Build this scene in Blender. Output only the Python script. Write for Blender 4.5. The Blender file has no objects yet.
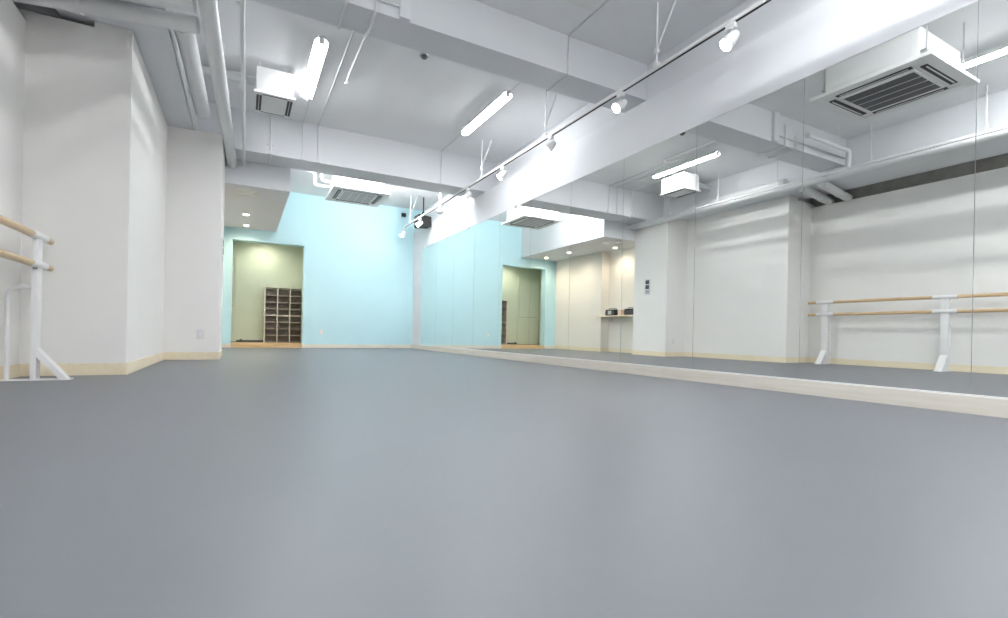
import bpy, bmesh, math
from mathutils import Vector, Matrix

S = bpy.context.scene
COL = S.collection
PI = math.pi

# ------------------------------------------------------------------ materials
def mat(name, rgb, rough=0.6, metal=0.0, var=0.03, scale=6.0, bump=0.0, bscale=60.0, spec=0.5, coat=0.0):
    m = bpy.data.materials.new(name); m.use_nodes = True
    nt = m.node_tree; b = nt.nodes['Principled BSDF']
    b.inputs['Roughness'].default_value = rough
    b.inputs['Metallic'].default_value = metal
    b.inputs['Specular IOR Level'].default_value = spec
    b.inputs['Coat Weight'].default_value = coat
    tc = nt.nodes.new('ShaderNodeTexCoord')
    n = nt.nodes.new('ShaderNodeTexNoise'); n.inputs['Scale'].default_value = scale
    n.inputs['Detail'].default_value = 4
    nt.links.new(tc.outputs['Object'], n.inputs['Vector'])
    r = nt.nodes.new('ShaderNodeValToRGB')
    r.color_ramp.elements[0].position = 0.3; r.color_ramp.elements[1].position = 0.7
    r.color_ramp.elements[0].color = tuple(c * (1 - var) for c in rgb) + (1,)
    r.color_ramp.elements[1].color = tuple(min(1, c * (1 + var)) for c in rgb) + (1,)
    nt.links.new(n.outputs['Fac'], r.inputs['Fac'])
    nt.links.new(r.outputs['Color'], b.inputs['Base Color'])
    if bump:
        n2 = nt.nodes.new('ShaderNodeTexNoise'); n2.inputs['Scale'].default_value = bscale
        nt.links.new(tc.outputs['Object'], n2.inputs['Vector'])
        bp = nt.nodes.new('ShaderNodeBump'); bp.inputs['Strength'].default_value = bump
        bp.inputs['Distance'].default_value = 0.002
        nt.links.new(n2.outputs['Fac'], bp.inputs['Height'])
        nt.links.new(bp.outputs['Normal'], b.inputs['Normal'])
    return m

def wood(name, a, c, axis=1, rough=0.45):
    m = bpy.data.materials.new(name); m.use_nodes = True
    nt = m.node_tree; b = nt.nodes['Principled BSDF']; b.inputs['Roughness'].default_value = rough
    tc = nt.nodes.new('ShaderNodeTexCoord'); mp = nt.nodes.new('ShaderNodeMapping')
    sc = [14, 14, 14]; sc[axis] = 0.8; mp.inputs['Scale'].default_value = sc
    n = nt.nodes.new('ShaderNodeTexNoise'); n.inputs['Scale'].default_value = 2.5; n.inputs['Detail'].default_value = 6
    r = nt.nodes.new('ShaderNodeValToRGB')
    r.color_ramp.elements[0].position = 0.3; r.color_ramp.elements[1].position = 0.7
    r.color_ramp.elements[0].color = a + (1,); r.color_ramp.elements[1].color = c + (1,)
    nt.links.new(tc.outputs['Object'], mp.inputs['Vector']); nt.links.new(mp.outputs['Vector'], n.inputs['Vector'])
    nt.links.new(n.outputs['Fac'], r.inputs['Fac']); nt.links.new(r.outputs['Color'], b.inputs['Base Color'])
    return m

def glow(name, rgb, strength):
    m = bpy.data.materials.new(name); m.use_nodes = True
    nt = m.node_tree; b = nt.nodes['Principled BSDF']
    b.inputs['Base Color'].default_value = (0.9, 0.9, 0.9, 1)
    b.inputs['Emission Color'].default_value = rgb + (1,)
    b.inputs['Emission Strength'].default_value = strength
    return m

M_WALL = mat('white_wall_paint', (.88, .87, .845), .7, var=.012, scale=1.5, bump=.25, bscale=120)
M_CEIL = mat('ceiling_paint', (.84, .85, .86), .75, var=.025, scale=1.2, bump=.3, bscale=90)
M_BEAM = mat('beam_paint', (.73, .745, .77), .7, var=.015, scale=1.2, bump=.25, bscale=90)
M_MIRWALL = mat('cool_white_wall_paint', (.77, .785, .815), .7, var=.012, scale=1.5, bump=.2, bscale=120)
M_TEAL = mat('teal_paint', (.50, .745, .80), .65, var=.015, scale=2, bump=.2, bscale=120)
M_ALC = mat('cream_wall_paint', (.88, .845, .775), .7, var=.012, scale=2)
M_SAGE = mat('sage_wall_paint', (.57, .64, .535), .7, var=.02, scale=2)
M_FLOOR = mat('grey_vinyl_floor', (.140, .150, .168), .41, var=.02, scale=.7, bump=.04, bscale=40, spec=.62)
M_BASE = wood('pale_maple_baseboard', (.84, .74, .54), (.90, .81, .63), 1)
M_KICK = wood('bleached_board', (.66, .62, .545), (.75, .71, .645), 1, .5)
M_THRESH = wood('honey_wood', (.60, .40, .20), (.72, .52, .30), 0)
M_BARRE = wood('varnished_barre_wood', (.55, .38, .20), (.72, .54, .33), 1, .3)
M_WHITE = mat('white_enamel', (.82, .82, .82), .35, var=.01)
M_ACW = mat('off_white_plastic', (.80, .805, .80), .4, var=.01)
M_ACG = mat('grey_filter_mesh', (.55, .56, .57), .6, var=.05, scale=40)
M_ACD = mat('dark_filter_mesh', (.10, .10, .11), .6, var=.1, scale=40)
M_SLOT = mat('dark_outlet', (.02, .022, .025), .5, var=.1)
M_PIPE = mat('painted_pipe', (.74, .75, .755), .45, var=.015)
M_COND = mat('painted_conduit', (.66, .675, .69), .5, var=.02)
M_STEEL = mat('brushed_steel', (.62, .63, .65), .3, 1.0, var=.04, scale=30)
M_BLACK = mat('black_plastic', (.012, .013, .014), .65, var=.15)
M_DGREY = mat('dark_grey_plastic', (.07, .075, .085), .4, var=.1)
M_LINE = mat('grey_joint', (.40, .42, .44), .5, var=.05)
M_RACKW = mat('rack_edge_laminate', (.66, .62, .56), .45, var=.03)
M_RACKD = wood('rack_shelf_laminate', (.36, .32, .28), (.46, .41, .36), 0, .5)
M_PINK = mat('pink_card', (.72, .56, .48), .6, var=.05)
M_PLATE = mat('switch_plate', (.74, .745, .74), .35, var=.01)
M_VOID = mat('bare_concrete', (.42, .41, .38), .9, var=.15, scale=5)
M_TUBE = glow('fluorescent_diffuser', (.965, .98, 1.0), 17.0)
M_UP = glow('added_uplight_diffuser', (.97, .985, 1.0), 38.0)  # used only by the two uplights added behind the far beam
M_FRONT = glow('bright_diffuser', (.965, .98, 1.0), 27.0)
M_SPOT = glow('warm_led_lens', (1.0, .93, .80), 14.0)
M_DOWN = glow('warm_downlight_lens', (1.0, .90, .72), 14.0)
M_DOWNW = glow('white_downlight_lens', (1.0, .98, .94), 14.0)

def mirror_mat():
    m = bpy.data.materials.new('mirror_glass'); m.use_nodes = True
    nt = m.node_tree; b = nt.nodes['Principled BSDF']
    b.inputs['Metallic'].default_value = 1.0; b.inputs['Roughness'].default_value = 0.0
    tc = nt.nodes.new('ShaderNodeTexCoord')
    n = nt.nodes.new('ShaderNodeTexNoise'); n.inputs['Scale'].default_value = 0.5
    r = nt.nodes.new('ShaderNodeValToRGB')
    r.color_ramp.elements[0].color = (.87, .89, .875, 1); r.color_ramp.elements[1].color = (.89, .905, .89, 1)
    nt.links.new(tc.outputs['Object'], n.inputs['Vector']); nt.links.new(n.outputs['Fac'], r.inputs['Fac'])
    nt.links.new(r.outputs['Color'], b.inputs['Base Color'])
    return m
M_MIRROR = mirror_mat()

# ------------------------------------------------------------------ mesh helpers
class MB:
    def __init__(s): s.bm = bmesh.new()
    def box(s, x0, y0, z0, x1, y1, z1, bev=0.0):
        t = bmesh.new()
        bmesh.ops.create_cube(t, size=1.0)
        for v in t.verts:
            v.co = Vector(((x0 + x1) / 2 + v.co.x * (x1 - x0), (y0 + y1) / 2 + v.co.y * (y1 - y0), (z0 + z1) / 2 + v.co.z * (z1 - z0)))
        if bev:
            bmesh.ops.bevel(t, geom=t.edges[:], offset=bev, segments=2, profile=.7, affect='EDGES')
        s._add(t); return s
    def _add(s, t, M=None):
        if M is not None: bmesh.ops.transform(t, matrix=M, verts=t.verts)
        me = bpy.data.meshes.new('tmp'); t.to_mesh(me); t.free(); s.bm.from_mesh(me); bpy.data.meshes.remove(me)
    def cyl(s, p0, p1, r, r2=None, seg=20, cap=True):
        p0, p1 = Vector(p0), Vector(p1); d = p1 - p0
        t = bmesh.new()
        bmesh.ops.create_cone(t, cap_ends=cap, segments=seg, radius1=r, radius2=r if r2 is None else r2, depth=d.length)
        s._add(t, Matrix.Translation((p0 + p1) / 2) @ d.to_track_quat('Z', 'Y').to_matrix().to_4x4()); return s
    def sph(s, c, r, sz=1.0, u=16, v=10):
        t = bmesh.new(); bmesh.ops.create_uvsphere(t, u_segments=u, v_segments=v, radius=r)
        s._add(t, Matrix.Translation(c) @ Matrix.Diagonal((1, 1, sz, 1))); return s
    def tube(s, pts, r, seg=14):
        pts = [Vector(p) for p in pts]; rings = []
        bm = s.bm; up = None
        for i, p in enumerate(pts):
            a = (pts[i] - pts[i - 1]).normalized() if i else None
            b = (pts[i + 1] - pts[i]).normalized() if i < len(pts) - 1 else None
            d = ((a or b) + (b or a)).normalized()
            k = 1.0 if not (a and b) else 1 / max(.3, math.cos(a.angle(b) / 2))
            if up is None:
                up = d.orthogonal().normalized()
            up = (up - d * up.dot(d)).normalized(); sd = d.cross(up)
            rings.append([bm.verts.new(p + (up * math.cos(2 * PI * j / seg) + sd * math.sin(2 * PI * j / seg)) * r) for j in range(seg)])
        for q, w in zip(rings, rings[1:]):
            for j in range(seg): bm.faces.new((q[j], q[(j + 1) % seg], w[(j + 1) % seg], w[j]))
        bm.faces.new(rings[0][::-1]); bm.faces.new(rings[-1]); return s
    def prism(s, poly, axis, a, b):
        """poly in the other two axes' order; extruded along axis from a to b"""
        bm = s.bm
        def P(u, v, w):
            q = [u, v]; q.insert(axis, w); return Vector(q)
        A = [bm.verts.new(P(u, v, a)) for u, v in poly]; B = [bm.verts.new(P(u, v, b)) for u, v in poly]
        n = len(poly); bm.faces.new(A); bm.faces.new(B[::-1])
        for i in range(n): bm.faces.new((A[i], B[i], B[(i + 1) % n], A[(i + 1) % n]))
        return s
    def build(s, name, m, parent=None, smooth=True, loc=None):
        bmesh.ops.recalc_face_normals(s.bm, faces=s.bm.faces[:])
        me = bpy.data.meshes.new(name); s.bm.to_mesh(me); s.bm.free()
        me.materials.append(m)
        if smooth:
            for p in me.polygons: p.use_smooth = True
            try: me.set_sharp_from_angle(angle=math.radians(35))
            except Exception: pass
        o = bpy.data.objects.new(name, me); COL.objects.link(o)
        if parent: o.parent = parent
        if loc: o.location = loc
        return o

def bend(pts, r, n=5):
    """round the inner corners of a polyline"""
    pts = [Vector(p) for p in pts]; out = [pts[0]]
    for i in range(1, len(pts) - 1):
        a = (pts[i - 1] - pts[i]); b = (pts[i + 1] - pts[i])
        ra = min(r, a.length * .49, b.length * .49)
        p, q = pts[i] + a.normalized() * ra, pts[i] + b.normalized() * ra
        for k in range(n + 1):
            t = k / n; out.append(p * (1 - t) ** 2 + pts[i] * 2 * t * (1 - t) + q * t * t)
    out.append(pts[-1]); return out

def tag(o, label, cat, group=None):
    o['label'] = label; o['category'] = cat
    if group: o['group'] = group
    return o
def thing(name, label, cat, loc=(0, 0, 0), group=None):
    o = bpy.data.objects.new(name, None); o.empty_display_size = .1
    COL.objects.link(o); o.location = loc
    return tag(o, label, cat, group)
def struct(name, mb, m, parent=None):
    o = mb.build(name, m, parent, smooth=False)
    if not parent: o['kind'] = 'structure'
    return o
def dup(root, loc, label, group=None):
    r = root.copy(); COL.objects.link(r); r.location = loc; r['label'] = label
    for ch in list(root.children):
        c = ch.copy(); COL.objects.link(c); c.parent = r
        for g in ch.children:
            d = g.copy(); COL.objects.link(d); d.parent = c
    return r

# ------------------------------------------------------------------ dimensions
MX = 4.014          # mirror plane
UX = 4.27           # wall above the mirror ledge
FY = 12.72         # far wall
BY = -2.7           # wall behind
ZC = 3.73           # ceiling
XL = -1.65          # wall behind the barre
XP1, YP1, YP2 = -.93, 5.53, 7.87
XP3, YP4 = -.29, 8.9
XO = -2.5

# ------------------------------------------------------------------ the shell
struct('floor', MB().box(XO - .1, BY - .2, -.15, UX + .3, 14.5, 0), M_FLOOR)
struct('ceiling', MB().box(XO - .1, BY - .2, ZC, UX + .3, FY + .25, ZC + .15), M_CEIL)
struct('wall_back', MB().box(XO - .1, BY - .2, 0, UX + .3, BY, ZC), M_WALL)
# far teal wall with the passage opening
DX1, DX2, DZ = -.235, 1.28, 2.47
w = MB().box(XO, FY, 0, DX1, FY + .25, ZC).box(DX2, FY, 0, UX + .3, FY + .25, ZC).box(DX1, FY, DZ, DX2, FY + .25, ZC)
struct('wall_far', w, M_TEAL)
# right side: furred-out lower wall that carries the mirror, set-back wall over it
struct('wall_right', MB().box(MX, BY, 0, UX, FY, 3.13), M_MIRWALL)
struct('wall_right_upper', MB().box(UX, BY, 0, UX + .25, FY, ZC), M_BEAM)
# left side, stepped
struct('wall_left', MB().box(XL - .12, BY, 0, XL, YP1, 2.99), M_WALL)
pl = MB().box(XL - .12, YP1, 0, XP1, YP2, 3.075).box(-1.2, YP1, 3.075, XP1, YP2, 3.13)
struct('wall_left_pillar', pl, M_WALL)
struct('wall_left_return', MB().box(XO, YP2, 0, XP3, YP4, 3.126), M_WALL)
struct('wall_left_outer', MB().box(XO - .1, BY, 0, XO, YP4, ZC).box(-1.86, BY, 2.9, -1.76, YP2, 3.5), M_VOID)
# longitudinal dropped ceiling over the left side
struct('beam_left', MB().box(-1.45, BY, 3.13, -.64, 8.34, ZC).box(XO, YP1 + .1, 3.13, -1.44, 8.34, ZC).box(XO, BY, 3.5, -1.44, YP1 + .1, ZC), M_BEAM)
# alcove walls
struct('wall_alcove', MB().box(XO, 10.5, 0, -.61, FY, 2.9), M_ALC)
struct('wall_niche', MB().box(XO, YP4, 0, -.88, 10.5, 2.9), M_ALC)
struct('ceiling_alcove', MB().box(XO, YP4, 2.74, .66, FY, ZC), M_BEAM)
# cross beams
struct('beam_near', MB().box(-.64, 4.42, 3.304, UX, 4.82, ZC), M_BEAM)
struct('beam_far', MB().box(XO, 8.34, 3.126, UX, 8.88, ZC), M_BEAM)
# passage behind the opening
struct('wall_passage', MB().box(-1.15, 14.3, 0, 1.6, 14.45, 2.9).box(-1.15, FY + .25, 0, -1.02, 14.3, 2.9)
       .box(1.46, FY + .25, 0, 1.6, 14.3, 2.9), M_SAGE)
struct('ceiling_passage', MB().box(-1.15, FY + .25, 2.8, 1.6, 14.45, 2.9), M_SAGE)
struct('floor_passage', MB().box(-1.02, FY + .02, 0, 1.46, 14.3, .085), M_THRESH)
struct('baseboard_passage', MB().box(-1.02, 14.275, .085, 1.46, 14.3, .14), M_DGREY)
struct('trim_1', MB().box(DX1, FY - .012, 0, DX2, FY + .02, .088), M_THRESH)
d = MB().box(-.98, 14.27, .1, -.14, 14.305, 2.35)
dr = struct('door_1', d, M_SAGE)
struct('trim_2', MB().box(-.9, 14.262, 1.0, -.2, 14.272, 1.02).box(-.21, 14.262, 1.02, -.2, 14.272, 2.25), M_LINE)
# baseboards
H = .105; T = .014
struct('baseboard_left', MB().box(XL, BY, 0, XL + T, YP1, H).box(XL, YP1 - T, 0, XP1 + T, YP1, H)
       .box(XP1, YP1, 0, XP1 + T, YP2, H).box(XP1, YP2 - T, 0, XP3 + T, YP2, H).box(XP3, YP2, 0, XP3 + T, YP4, H)
       .box(-.88, YP4, 0, XP3 + T, YP4 + T, H), M_BASE)
struct('baseboard_alcove', MB().box(-.88, YP4 + T, 0, -.88 + T, 10.5, H).box(-.88, 10.5 - T, 0, -.61 + T, 10.5, H)
       .box(-.61, 10.5, 0, -.61 + T, FY, H), M_BASE)
struct('baseboard_far', MB().box(-.61 + T, FY - T, 0, DX1, FY, .09).box(DX2, FY - T, 0, MX - .03, FY, .09), M_KICK)
struct('baseboard_back', MB().box(XL, BY, 0, MX, BY + T, H), M_BASE)
struct('baseboard_right', MB().box(MX - .028, BY, 0, MX, FY, .108), M_KICK)

# ------------------------------------------------------------------ mirror
mir = thing('wall_mirror', 'long wall mirror of frameless tall glass panels above the pale kickboard', 'mirror', (MX, 5, .108))
PW = 1.0675; y0 = 11.975
k = 0
while y0 - PW * k > BY + .3:
    yb = y0 - PW * k; ya = max(yb - PW, BY + .05); k += 1
    MB().box(-.007, ya + .0018 - 5, .012, -.0005, yb - .0018 - 5, 2.466).build('mirror_panel', M_MIRROR, mir, smooth=False)
MB().box(-.0009, BY + .05 - 5, .012, -.0002, y0 - 5, 2.466).build('backing', M_LINE, mir, smooth=False)
MB().box(-.016, BY + .05 - 5, .0, -.0002, y0 - 5, .012).build('bottom_channel', M_WHITE, mir, smooth=False)
MB().box(-.010, BY + .05 - 5, 2.466, -.0002, y0 - 5, 2.472).build('top_edge', M_STEEL, mir, smooth=False)
for yc in (11.9, 10.27, 9.07, 7.14):
    MB().box(-.022, yc - 5 - .03, 2.44, -.0002, yc - 5 + .03, 2.49, .003).build('mirror_clip', M_STEEL, mir)

# ------------------------------------------------------------------ ballet barre
BX = -1.435
bar = thing('ballet_barre', 'white steel double ballet barre with two wooden rails along the left wall', 'ballet barre', (BX, 3.4, 0))
def stand(yc):
    y = yc - 3.4
    b = MB().box(-.225, y - .05, 0, .225, y + .05, .010, .003)
    st = b.build('stand_base', M_WHITE, bar)
    MB().box(-.018, y - .05, .010, .018, y + .05, 1.10, .004).build('stand_post', M_WHITE, st)
    MB().prism([(.012, .26), (.012, .19), (.155, .010), (.205, .010)], 1, y - .045, y + .045).build('stand_brace', M_WHITE, st, smooth=False)
    MB().tube(bend([(-.165, y, .010), (-.165, y, .73), (-.0, y, .73)], .1, 8), .016).build('rear_tube', M_WHITE, st)
    for z in (1.135, .912):
        MB().cyl((0, y - .15, z), (0, y + .15, z), .033, seg=24).build('rail_sleeve', M_WHITE, st)
        MB().box(-.02, y - .05, z - .05, .02, y + .05, z - .02, .004).build('rail_bracket', M_WHITE, st)
for yc in (5.125, 3.384, 1.643): stand(yc)
for z in (1.135, .912):
    MB().cyl((0, 1.3 - 3.4, z), (0, 5.41 - 3.4, z), .027, seg=24).build('wooden_rail', M_BARRE, bar)
    MB().sph((0, 5.41 - 3.4, z), .027).build('rail_end', M_BARRE, bar)

# ------------------------------------------------------------------ ceiling lamps
def lamp(loc, label):
    t = thing('fluorescent_ceiling_lamp', label, 'ceiling lamp', loc, 'fluorescent ceiling lamps')
    L = .745
    MB().prism([(-.045, 0), (.045, 0), (.074, -.06), (.074, -.068), (.043, -.03), (-.043, -.03), (-.074, -.068), (-.074, -.06)], 1, -L - .02, L + .02).build('reflector_tray', M_WHITE, t, smooth=False)
    pts = [(.038 * math.cos(a), -.046 - .046 * math.sin(a)) for a in [PI * i / 10 for i in range(11)]]
    MB().prism(pts, 1, -L + .02, L - .02).build('lit_diffuser', M_TUBE, t)
    for s in (-1, 1):
        MB().box(-.030, s * L - .016, -.082, .030, s * L + .016, -.028, .006).build('end_cap', M_WHITE, t)
    return t
l0 = lamp((.724, 6.56, ZC), 'lit fluorescent ceiling lamp beside the small boxy air conditioner')
dup(l0, (3.105, 6.57, ZC), 'lit fluorescent ceiling lamp close to the white light track, between the two beams')
dup(l0, (.655, 1.80, ZC), 'lit fluorescent ceiling lamp seen only in the mirror beside the large cassette unit')
dup(l0, (2.95, .95, ZC), 'unseen fill lamp added over the front bay, outside the picture')  # added out of view to brighten the front bay
dup(l0, (.50, -1.2, ZC), 'unseen fill lamp added above the wooden barre, outside the picture')  # added behind the camera, lifts the shaded wall faces
dup(l0, (2.1, -1.7, ZC), 'unseen fill lamp added at the back of the front bay, outside the picture')  # another unseen lamp, added only as fill light
for o in [q for q in COL.objects if q.get('category') == 'ceiling lamp' and q.location.y < 2.5]:
    for ch in o.children:
        if ch.name.startswith('lit_diffuser'):
            ch.data = ch.data.copy(); ch.data.materials[0] = M_FRONT
RU = Matrix.Rotation(math.radians(148), 4, 'X') @ Matrix.Rotation(PI / 2, 4, 'Z')  # turns the two hidden uplights, added to brighten the far bay
for x, lb in ((1.52, 'added fill uplight beside the bulkhead, hidden by the far beam'),
              (2.85, 'added fill uplight beside the light track, hidden by the far beam')):
    o = dup(l0, (x, 9.12, 3.33), lb)
    o.rotation_euler = RU.to_euler()
    for ch in o.children:
        if ch.name.startswith('lit_diffuser'):
            ch.data = ch.data.copy(); ch.data.materials[0] = M_UP
    for dx in (-.5, .5):
        i3 = RU.to_3x3().inverted()
        MB().cyl(i3 @ Vector((dx, 0, 0)), i3 @ Vector((dx, 0, ZC - 3.33)), .006, seg=8).build('suspension_rod', M_STEEL, o)

# ------------------------------------------------------------------ air conditioners
def cassette(loc, label, grille, gx=.29):
    t = thing('cassette_air_conditioner', label, 'air conditioner', loc)
    a, b = .53, .55
    MB().box(-a + .08, -b + .13, .035, a - .08, b - .13, .36, .01).build('body', M_ACW, t)
    p = MB()
    p.box(-a, -b, 0, a, -b + .10, .035, .006).box(-a, b - .10, 0, a, b, .035, .006)
    p.box(-a, -b + .10, 0, -a + .10, b - .10, .035, .006).box(a - .10, -b + .10, 0, a, b - .10, .035, .006)
    p.box(-a + .05, -b + .05, .012, a - .05, b - .05, .034)
    p.build('ceiling_panel', M_ACW, t)
    g = MB().box(-gx, -.32, -.004, gx, .32, .012, .004).build('grille', grille, t)
    e = MB()
    for i in range(1, 4): e.box(-gx + gx * .5 * i - .006, -.32, -.008, -gx + gx * .5 * i + .006, .32, -.003)
    e.build('grille_bar', M_ACW if grille is M_ACG else M_ACG, g)
    f = MB()
    f.box(-.33, -.34, -.002, .33, -.30, .012).box(-.33, .30, -.002, .33, .34, .012).box(-.33, -.30, -.002, -.29, .30, .012).box(.29, -.30, -.002, .33, .30, .012)
    f.build('grille_surround', M_ACW, t)
    for s in (-1, 1):
        MB().box(-.33, s * .425 - .040, .004, .33, s * .425 + .040, .0125).build('air_slot', M_SLOT, t)
        MB().box(s * .385 - .028, -.34, .004, s * .385 + .028, .34, .0125).build('air_slot', M_SLOT, t)
        MB().box(-.30, s * .425 - .006, -.001, .30, s * .425 + .006, .006).build('louvre', M_ACW, t)
        MB().box(s * .385 - .004, -.31, -.001, s * .385 + .004, .31, .006).build('louvre', M_ACW, t)
        for q in (-1, 1):
            MB().cyl((s * .40, q * .46, .12), (s * .40, q * .46, ZC - loc[2]), .008, seg=8).build('hanger_rod', M_STEEL, t)
            MB().box(s * .40 - .03, q * .445 - .03, .10, s * .40 + .03, q * .445 + .03, .125, .003).build('hanger_bracket', M_STEEL, t)
    # side stamping on the two long faces
    for s in (-1, 1):
        x = s * (a - .08)
        MB().box(min(x, x + s * .004), -.36, .09, max(x, x + s * .004), .36, .30, .001).build('side_plate', M_WHITE, t)
    return t
cassette((1.965, 10.0, 3.10), 'square cassette air conditioner hung behind the far beam before the teal wall', M_ACG)
cassette((1.94, 2.67, 3.10), 'large cassette air conditioner with dark grille, reflected at the mirror\'s upper right', M_ACD)
# small one
t = thing('compact_air_conditioner', 'small boxy white air conditioner hung beside the left lamp', 'air conditioner', (.305, 7.0, 3.33))
MB().box(-.21, -.29, .03, .21, .29, .33, .008).build('body', M_ACW, t)
MB().box(-.235, -.315, 0, .235, .315, .03, .006).build('ceiling_panel', M_ACW, t)
MB().box(-.125, -.25, -.006, .125, .25, .004, .003).build('grille', M_ACW, t)
for s in (-1, 1):
    MB().box(s * .175 - .03, -.24, -.002, s * .175 + .03, .24, .004).build('air_slot', M_SLOT, t)
    MB().box(s * .175 - .004, -.24, -.006, s * .175 + .004, .24, -.001).build('louvre', M_ACG, t)
    MB().box(-.14, s * .268 - .008, -.002, .14, s * .268 + .008, .004).build('edge_gap', M_SLOT, t)
    for q in (-1, 1): MB().cyl((s * .17, q * .24, .33), (s * .17, q * .24, .40), .008, seg=8).build('hanger_rod', M_STEEL, t)
MB().cyl((.212, .12, .10), (.216, .12, .10), .02, seg=12).build('access_cap', M_LINE, t)
o = MB().tube(bend([(.085, 7.0, 3.58), (-.08, 7.0, 3.60), (-.36, 7.06, 3.60), (-.63, 7.06, 3.60)], .1, 6), .055).build('duct_hose', M_PIPE)
tag(o, 'white insulated duct running from the small air conditioner to the left beam', 'duct')
o = MB().tube(bend([(1.51, 10.2, 3.28), (1.2, 10.2, 3.28), (1.2, 10.2, 3.52), (.75, 10.2, 3.60), (.67, 10.2, 3.60)], .06, 5), .03).build('refrigerant_pipe', M_WHITE)
tag(o, 'white lagged pipe from the far cassette unit to the bulkhead', 'pipe')
o = MB().tube(bend([(1.51, 9.9, 3.30), (1.28, 9.9, 3.30), (1.28, 9.9, 3.60), (.67, 9.9, 3.62)], .05, 5), .022).build('drain_pipe', M_WHITE)
tag(o, 'thin white drain pipe beside the lagged pipe behind the far beam', 'pipe')

# ------------------------------------------------------------------ light track and spots
TX, TZ = 3.55, 3.065
tr = thing('light_track', 'long white lighting track hung on rods in front of the mirror wall', 'light track', (TX, 6, TZ))
MB().box(-.018, -6.5, -.002, .018, 6.0, .034, .003).build('track_rail', M_WHITE, tr)
MB().box(-.010, -6.49, -.006, .010, 5.98, -.001).build('track_slot', M_SLOT, tr)
for yr in (-.45, 1.55, 3.55, 5.55, 7.55, 9.55, 11.55):
    y = yr - 6
    r_ = MB().cyl((0, y, .034), (0, y, ZC - TZ), .009, seg=10).build('hanger_rod', M_WHITE, tr)
    MB().cyl((0, y, .20), (.13, y - .10, ZC - TZ), .007, seg=8).build('brace_rod', M_WHITE, r_)
    MB().box(-.02, y - .02, .17, .02, y + .02, .21, .004).build('rod_clamp', M_WHITE, r_)
    MB().box(-.022, y - .03, .03, .022, y + .03, .075, .004).build('rail_clamp', M_WHITE, r_)
def spot(y, label, dirv, power):
    t = thing('track_spotlight', label, 'spotlight', (TX, y, TZ), 'white spotlights on the lighting track')
    MB().box(-.02, -.045, -.05, .02, .045, -.004, .006).build('track_adapter', M_WHITE, t)
    MB().cyl((0, 0, -.05), (0, 0, -.10), .008, seg=10).build('stem', M_WHITE, t)
    d = Vector(dirv).normalized(); c = Vector((0, 0, -.132))
    h = MB().cyl(c - d * .075, c - d * .02, .032, .05, seg=24, cap=True).cyl(c - d * .02, c + d * .07, .05, .055, seg=24).build('lamp_head', M_WHITE, t)
    MB().cyl(c + d * .068, c + d * .074, .05, seg=24).build('lit_lens', M_SPOT, h)
    L = bpy.data.lights.new('spot_beam', 'SPOT'); L.energy = power; L.color = (1, .95, .87); L.spot_size = 1.2; L.spot_blend = 1.0; L.shadow_soft_size = .05
    lo = bpy.data.objects.new('spot_beam', L); COL.objects.link(lo); lo.parent = h
    lo.location = c + d * .10; lo.rotation_euler = d.to_track_quat('-Z', 'Y').to_euler()
    return t
names = ['near the top edge of the photo, first along the light track', 'in front of the near beam\'s end, second along the light track',
         'third along the light track, beside the right ceiling lamp', 'fourth along the light track, before the far beam',
         'fifth along the light track, just under the far beam', 'sixth along the light track, past the far beam',
         'hanging just in front of the black speaker', 'at the far tip of the light track, before the teal wall']
for i, nm in enumerate(names):
    y = 2.715 + 1.352 * i
    spot(y, 'white spotlight ' + nm, [(-.62, .22, -.72), (-.72, .1, -.62), (-.6, .25, -.7), (-.68, .2, -.68), (-.6, .3, -.7), (-.42, .90, .13), (-.8, .1, -.55), (-.5, -.1, -.8)][i], 6 if i != 5 else 32)

# ------------------------------------------------------------------ black speaker and camera
t = thing('mounted_speaker', 'black loudspeaker on a bracket above the mirror\'s far end', 'speaker', (3.84, 11.45, 3.12))
b = MB().prism([(-.17, -.14), (.15, -.11), (.15, .12), (-.17, .15)], 1, -.16, .16)
sp = b.build('cabinet', M_BLACK, t, smooth=False)
MB().box(-.182, -.14, -.12, -.170, .14, .13, .004).build('front_grille', M_DGREY, t)
MB().cyl((-.182, 0, -.03), (-.188, 0, -.03), .09, seg=24).build('cone', M_BLACK, t)
MB().box(-.03, -.03, .14, .03, .03, .24, .005).cyl((0, 0, .2), (0, 0, ZC - 3.12), .015, seg=10).build('bracket', M_BLACK, t)
t = thing('wall_mounted_camera', 'small black dome camera at the top of the teal wall', 'camera', (3.72, FY, 3.50))
MB().box(-.06, -.03, -.01, .06, 0, .09, .006).build('base_plate', M_BLACK, t)
MB().sph((0, -.06, .03), .055).build('dome', M_BLACK, t)

# ------------------------------------------------------------------ pipes along the left
P = MB().tube([(-.315, BY + .02, 3.08), (-.30, 4.5, 3.085), (-.19, YP4 - .002, 3.05)], .07, 24)
tag(P.build('main_pipe', M_PIPE), 'fat white pipe along the left ceiling edge, ending at the far bulkhead', 'pipe')
P = MB().tube([(-.085, BY + .02, 3.05), (-.026, YP4, 3.05)], .02, 14).cyl((-.067, 4.4, 3.05), (-.066, 4.46, 3.05), .028).cyl((-.05, 6.0, 3.05), (-.05, 6.05, 3.05), .027)
tag(P.build('thin_pipe', M_PIPE), 'thin white pipe running beside the fat pipe under the ceiling', 'pipe')
for i, y in enumerate((4.97, 4.66)):
    P = MB().tube([(-.388, y, 3.04), (XL - .03, y + .23, 3.035)], .068, 20).cyl((-1.2, y + .147, 3.035), (-1.24, y + .154, 3.035), .076)
    tag(P.build('branch_pipe', M_PIPE), ['white branch pipe crossing to the left wall, the one nearer the pillar',
        'white branch pipe crossing to the left wall, the one nearer the cassette unit'][i], 'pipe', 'branch pipes to the left wall')
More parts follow.
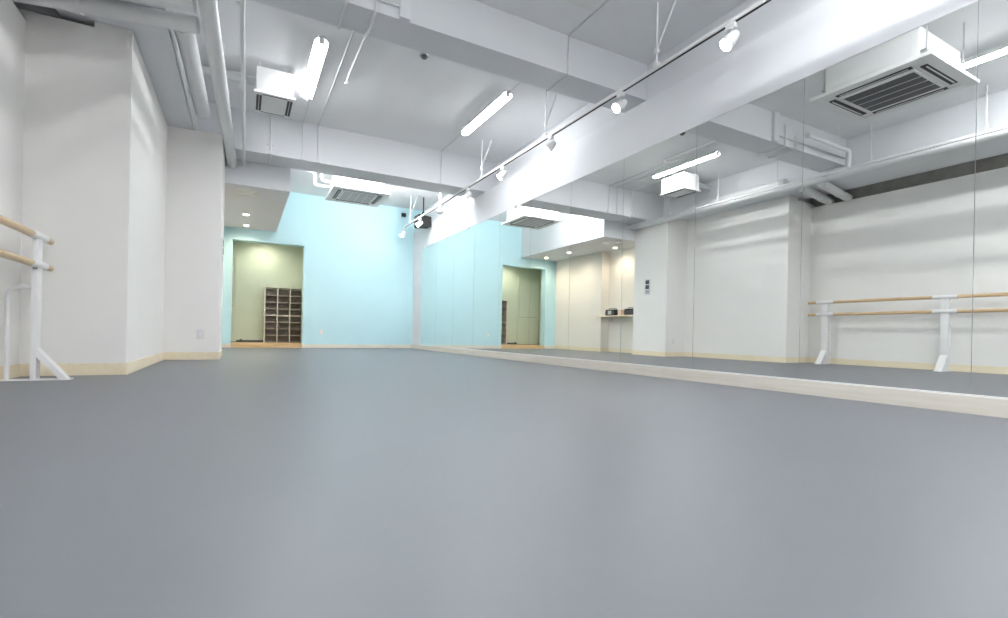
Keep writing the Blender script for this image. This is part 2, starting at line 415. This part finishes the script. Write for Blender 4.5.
P = MB().tube([(-.535, 5.35, 3.24), (-.505, 7.45, 3.24)], .085, 24).cyl((-.535, 5.38, 3.24), (-.534, 5.44, 3.24), .095)
tag(P.build('side_duct', M_PIPE), 'short fat duct between the main pipe and the left beam', 'duct')
P = MB().tube([(-.622, BY + .02, 3.15), (-.622, 8.33, 3.15)], .014, 10)
tag(P.build('edge_conduit', M_PIPE), 'slim conduit along the lower edge of the left beam', 'conduit')
P = MB().tube(bend([(-.305, 4.2, 3.15), (-.305, 4.2, 3.41), (.78, 4.2, 3.42)], .05, 6), .03, 16).cyl((.76, 4.2, 3.42), (.80, 4.2, 3.42), .038)
P.cyl((.0, 4.2, 3.44), (.0, 4.2, ZC), .008)
tag(P.build('elbow_pipe', M_PIPE), 'white elbow pipe rising off the main pipe, seen in the mirror', 'pipe')
for i, y in enumerate((1.3, 2.6, 3.9, 5.35, 6.55, 7.75)):
    x = -.305 if y < 4.5 else -.30 + (y - 4.5) * .0216
    P = MB().cyl((x, y, 3.15), (x, y, ZC), .010, seg=10).box(x - .012, y - .02, 3.14, x + .012, y + .02, 3.22, .003)
    tag(P.build('pipe_hanger', M_PIPE), ['front', 'second', 'third', 'fourth', 'fifth', 'last'][i] + ' white hanger rod holding the fat main pipe, counted from the front', 'hanger rod', 'main pipe hangers')

# ------------------------------------------------------------------ conduits on beams and ceiling
def conduit(name, label, pts, r=.011, extra=None, m=M_COND):
    P = MB().tube(bend(pts, .03, 4), r, 10)
    if extra: extra(P)
    return tag(P.build(name, m), label, 'conduit')
def box_at(x, y, z, s=.03):
    return lambda P: P.box(x - s, y - s * .6, z - s, x + s, y + s * .6, z + s, .004)
conduit('ceiling_conduit', 'white conduit on the ceiling right beside the left fluorescent lamp',
        [(.75, 4.405, 3.5), (.75, 4.405, 3.292), (.75, 4.835, 3.292), (.75, 4.835, 3.715), (1.01, 5.1, 3.715), (1.01, 8.325, 3.715), (1.02, 8.325, 3.116)], .012, box_at(1.02, 8.322, 3.15))
def head(P):
    P.cyl((1.145, 6.6, 3.715), (1.145, 6.6, 3.66), .016, seg=12).cyl((1.145, 6.6, 3.665), (1.145, 6.6, 3.65), .035, .03, seg=16)
conduit('sprinkler_pipe', 'white sprinkler pipe on the ceiling ending in a small round head',
        [(1.0, 4.84, 3.30), (1.0, 4.84, 3.712), (1.145, 5.0, 3.712), (1.145, 6.62, 3.712)], .014, head, M_PIPE)
conduit('beam_conduit', 'short white pipe across the near beam\'s underside feeding the sprinkler pipe',
        [(1.0, 4.405, 3.6), (1.0, 4.405, 3.285), (1.0, 4.86, 3.285)], .014, None, M_PIPE)
conduit('ceiling_conduit', 'thin grey conduit feeding the right fluorescent lamp from the far beam',
        [(3.13, 7.43, 3.72), (3.11, 8.328, 3.72), (3.11, 8.328, 3.10)], .008, box_at(3.11, 8.322, 3.14, .022))
conduit('ceiling_conduit', 'thin grey conduit crossing under the near beam to the right lamp',
        [(3.09, 3.3, 3.72), (3.095, 4.408, 3.72), (3.095, 4.408, 3.294), (3.10, 4.832, 3.294), (3.10, 4.832, 3.72), (3.14, 5.82, 3.72)], .008)
def brk(P):
    P.box(.27, 8.315, 3.27, .39, 8.335, 3.285, .002).box(.30, 8.30, 3.12, .36, 8.34, 3.17, .004)
conduit('beam_conduit', 'white conduit down the far beam under the small air conditioner',
        [(.33, 7.34, 3.72), (.33, 8.325, 3.72), (.33, 8.325, 3.114), (.33, 8.86, 3.114)], .013, brk, M_PIPE)
conduit('beam_conduit', 'white conduit down the far beam, second one from the fat pipe',
        [(.787, 7.45, 3.72), (.787, 8.325, 3.72), (.787, 8.325, 3.116)], .010, box_at(.787, 8.322, 3.15, .025), M_PIPE)
o = MB().box(1.21, 4.37, 3.30, 1.31, 4.42, ZC, .006).build('beam_trunking', M_BEAM); tag(o, 'flat vertical cable trunking on the near beam\'s face', 'cable trunking')
conduit('beam_conduit', 'horizontal conduit along the face of the near beam beside the trunking',
        [(-.6, 4.40, 3.41), (1.21, 4.40, 3.41)], .012)
# ceiling smoke detector
t = thing('smoke_detector', 'small dark round detector alone on the ceiling between the two lamps', 'smoke detector', (1.842, 5.58, ZC))
MB().cyl((0, 0, -.014), (0, 0, 0), .055, .06, seg=24).build('base', M_LINE, t)
MB().cyl((0, 0, -.04), (0, 0, -.014), .03, .045, seg=24).build('sensor_cap', M_DGREY, t)

# ------------------------------------------------------------------ alcove
def downlight(loc, label, m, r=.05):
    t = thing('downlight', label, 'downlight', loc, 'recessed downlights')
    p = MB()
    n = 28
    ring = [[p.bm.verts.new((rr * math.cos(2 * PI * j / n), rr * math.sin(2 * PI * j / n), zz)) for j in range(n)] for rr, zz in ((r * 1.35, -.001), (r * 1.3, -.008), (r, -.008), (r * .97, -.002))]
    for a, b in zip(ring, ring[1:]):
        for j in range(n): p.bm.faces.new((a[j], a[(j + 1) % n], b[(j + 1) % n], b[j]))
    p.build('trim_ring', M_WHITE, t)
    MB().cyl((0, 0, -.005), (0, 0, -.001), r * .98, seg=28).build('lit_lens', m, t)
    return t
def pl_light(loc, e, col, size=.06, spot=2.4):
    L = bpy.data.lights.new('downlight_beam', 'SPOT'); L.energy = e; L.color = col; L.shadow_soft_size = size
    L.spot_size = spot; L.spot_blend = .8
    o = bpy.data.objects.new('downlight_beam', L); COL.objects.link(o); o.location = loc; return o
for x, y, lb in ((.02, 11.15, 'lit round downlight in the alcove ceiling, nearer the vent of the two'),
                 (.03, 12.3, 'lit round downlight in the alcove ceiling just before the opening\'s wall'),
                 (-.5, 9.85, 'lit round downlight above the wall shelf, seen in the mirror')):
    t = downlight((x, y, 2.74), lb, M_DOWN)
    o = pl_light((0, 0, -.03), 11 if x > -.3 else 8, (1, .86, .66), .06, 2.7); o.parent = t
t = downlight((3.13, 10.77, ZC), 'lit white downlight in the far bay ceiling above the light track', M_DOWNW)
o = pl_light((0, 0, -.03), 20, (1, .97, .92)); o.parent = t
t = thing('ceiling_vent', 'flat rectangular vent in the beige alcove ceiling', 'vent', (.01, 9.4, 2.74))
f = MB()
a, b = .165, .15
f.box(-a, -b, -.008, a, -b + .025, 0).box(-a, b - .025, -.008, a, b, 0).box(-a, -b, -.008, -a + .025, b, 0).box(a - .025, -b, -.008, a, b, 0)
f.build('vent_frame', M_ALC, t)
MB().box(-a + .03, -b + .03, -.006, a - .03, b - .03, 0, .001).build('vent_plate', M_WHITE, t)
t = thing('wall_shelf', 'pale wooden wall shelf in the alcove niche carrying the radios', 'shelf', (-.88, 9.8, .95))
MB().box(.0, -.9, 0, .27, .70, .03, .003).box(.265, -.9, 0, .32, .84, .03, .003).build('shelf_board', M_BASE, t)
MB().box(.0, -.86, -.16, .02, .68, 0, .002).build('wall_batten', M_ALC, t)
for y in (-.7, .55): MB().prism([(0.02, 0), (.22, 0), (.02, -.14)], 1, y - .012, y + .012).build('shelf_bracket', M_ALC, t, smooth=False)
def radio(loc, w, label, face):
    t = thing('radio', label, 'radio', loc)
    MB().box(-.1, -w / 2, 0, .1, w / 2, .16, .02).build('case', M_BLACK, t)
    MB().box(.098, -w * .2, .03, .106, w * .2, .13, .003).build('display', face, t)
    for s in (-1, 1): MB().cyl((.098, s * w * .34, .08), (.106, s * w * .34, .08), .05 * w / .3, seg=20).build('speaker_cone', M_DGREY, t)
    MB().tube(bend([(0, -w * .4, .155), (0, -w * .4, .19), (0, w * .4, .19), (0, w * .4, .155)], .02), .008, 8).build('carry_handle', M_DGREY, t)
    return t
radio((-.72, 10.15, .98), .36, 'black portable radio with a pale display on the alcove shelf', M_ACG)
radio((-.72, 9.42, .98), .34, 'black player on the shelf, partly hidden by the wall corner', M_DGREY)
t = thing('storage_box', 'small pinkish box between the two black radios', 'box', (-.72, 9.80, .98))
MB().box(-.07, -.07, 0, .07, .07, .12, .004).build('box_body', M_PINK, t)
MB().box(-.075, -.075, .12, .075, .075, .145, .004).build('lid', M_PINK, t)

# ------------------------------------------------------------------ shoe rack in the passage
RX0, RX1, RY0, RY1, RZ0, RZ1 = .478, 1.39, 13.85, 14.2, .085, 1.50
t = thing('shoe_rack', 'open shoe rack of three columns standing in the passage opening', 'shoe rack', ((RX0 + RX1) / 2, (RY0 + RY1) / 2, RZ0))
hw, hd, hh = (RX1 - RX0) / 2, (RY1 - RY0) / 2, RZ1 - RZ0
for i in range(4):
    x = -hw + i * (2 * hw - .024) / 3
    MB().box(x, -hd, 0, x + .024, hd, hh, .002).build('upright_panel', M_RACKW, t)
MB().box(-hw + .01, hd - .012, .01, hw - .01, hd - .004, hh - .01).build('back_panel', M_RACKD, t)
MB().box(-hw - .004, -hd - .004, hh, hw + .004, hd, hh + .018, .002).build('top_board', M_RACKW, t)
cw = (2 * hw - .024) / 3
for c in range(3):
    for r_ in range(9):
        z = .02 + r_ * (hh - .04) / 8
        x0 = -hw + c * cw + .024
        if r_ == 4:
            MB().box(x0, -hd, z - .012, x0 + cw - .024, hd - .014, z + .012).build('middle_board', M_RACKW, t)
        elif r_ < 8:
            MB().box(x0, -hd + .02, z - .01, x0 + cw - .024, hd - .014, z + .01).build('shelf_board', M_RACKD, t)
t = thing('door_stop', 'small dark door stop at the foot of the passage wall', 'door stop', (-.04, 14.275, .14))
MB().cyl((0, 0, 0), (0, -.05, 0), .012, seg=12).cyl((0, -.05, 0), (0, -.075, 0), .03, seg=16).build('stop_body', M_DGREY, t)

# ------------------------------------------------------------------ outlets and switches
def outlet(loc, ax, label):
    t = thing('wall_outlet', label, 'outlet', loc, None)
    MB().box(-.04, -.009, -.06, .04, 0, .06, .004).build('cover_plate', M_PLATE, t)
    MB().box(-.022, -.012, -.04, .022, -.008, .04, .002).build('socket_insert', M_WHITE, t)
    return t
outlet((1.71, FY, .385), 1, 'white wall outlet low on the teal wall')
outlet((-.51, YP2, .35), 1, 'white wall outlet low on the left white wall beyond the pillar')
t = thing('switch_panel', 'switch panel with two dark displays on the white wall\'s side beside the alcove', 'switch', (XP3, 8.43, 1.62))
MB().box(0, -.06, -.19, .012, .10, .16, .004).build('cover_plate', M_PLATE, t)
for z in (-.03, .085): MB().box(.011, -.04, z - .045, .018, .07, z + .045, .002).build('display', M_DGREY, t)
MB().box(.011, -.04, -.17, .016, .07, -.10, .002).build('rocker', M_LINE, t)

# ------------------------------------------------------------------ passage lamp (warm, above the lintel)
t = downlight((.45, 13.75, 2.8), 'warm downlight in the passage ceiling, hidden behind the lintel', M_DOWN, .06)
o = pl_light((0, 0, -.03), 15, (1, .94, .78), .08, 2.95); o.parent = t

# ------------------------------------------------------------------ world, camera, view
W = bpy.data.worlds.new('world'); S.world = W; W.use_nodes = True
W.node_tree.nodes['Background'].inputs[0].default_value = (.8, .85, .9, 1)
W.node_tree.nodes['Background'].inputs[1].default_value = .05
cam = bpy.data.cameras.new('camera'); co = bpy.data.objects.new('camera', cam); COL.objects.link(co)
cam.sensor_width = 36; cam.lens = 487.514 * 36 / 1008
cam.shift_y = (333.667 - 309) / 1008
cam.clip_start = .05
co.matrix_world = Matrix.Translation((0, 0, .44)) @ Matrix.Rotation(-.4922, 4, 'Z') @ Matrix.Rotation(PI / 2, 4, 'X') @ Matrix.Rotation(.020, 4, 'Z')
S.camera = co
S.view_settings.view_transform = 'Standard'; S.view_settings.look = 'None'
S.view_settings.exposure = 2.14; S.view_settings.gamma = 1.0; S.view_settings.use_curve_mapping = False
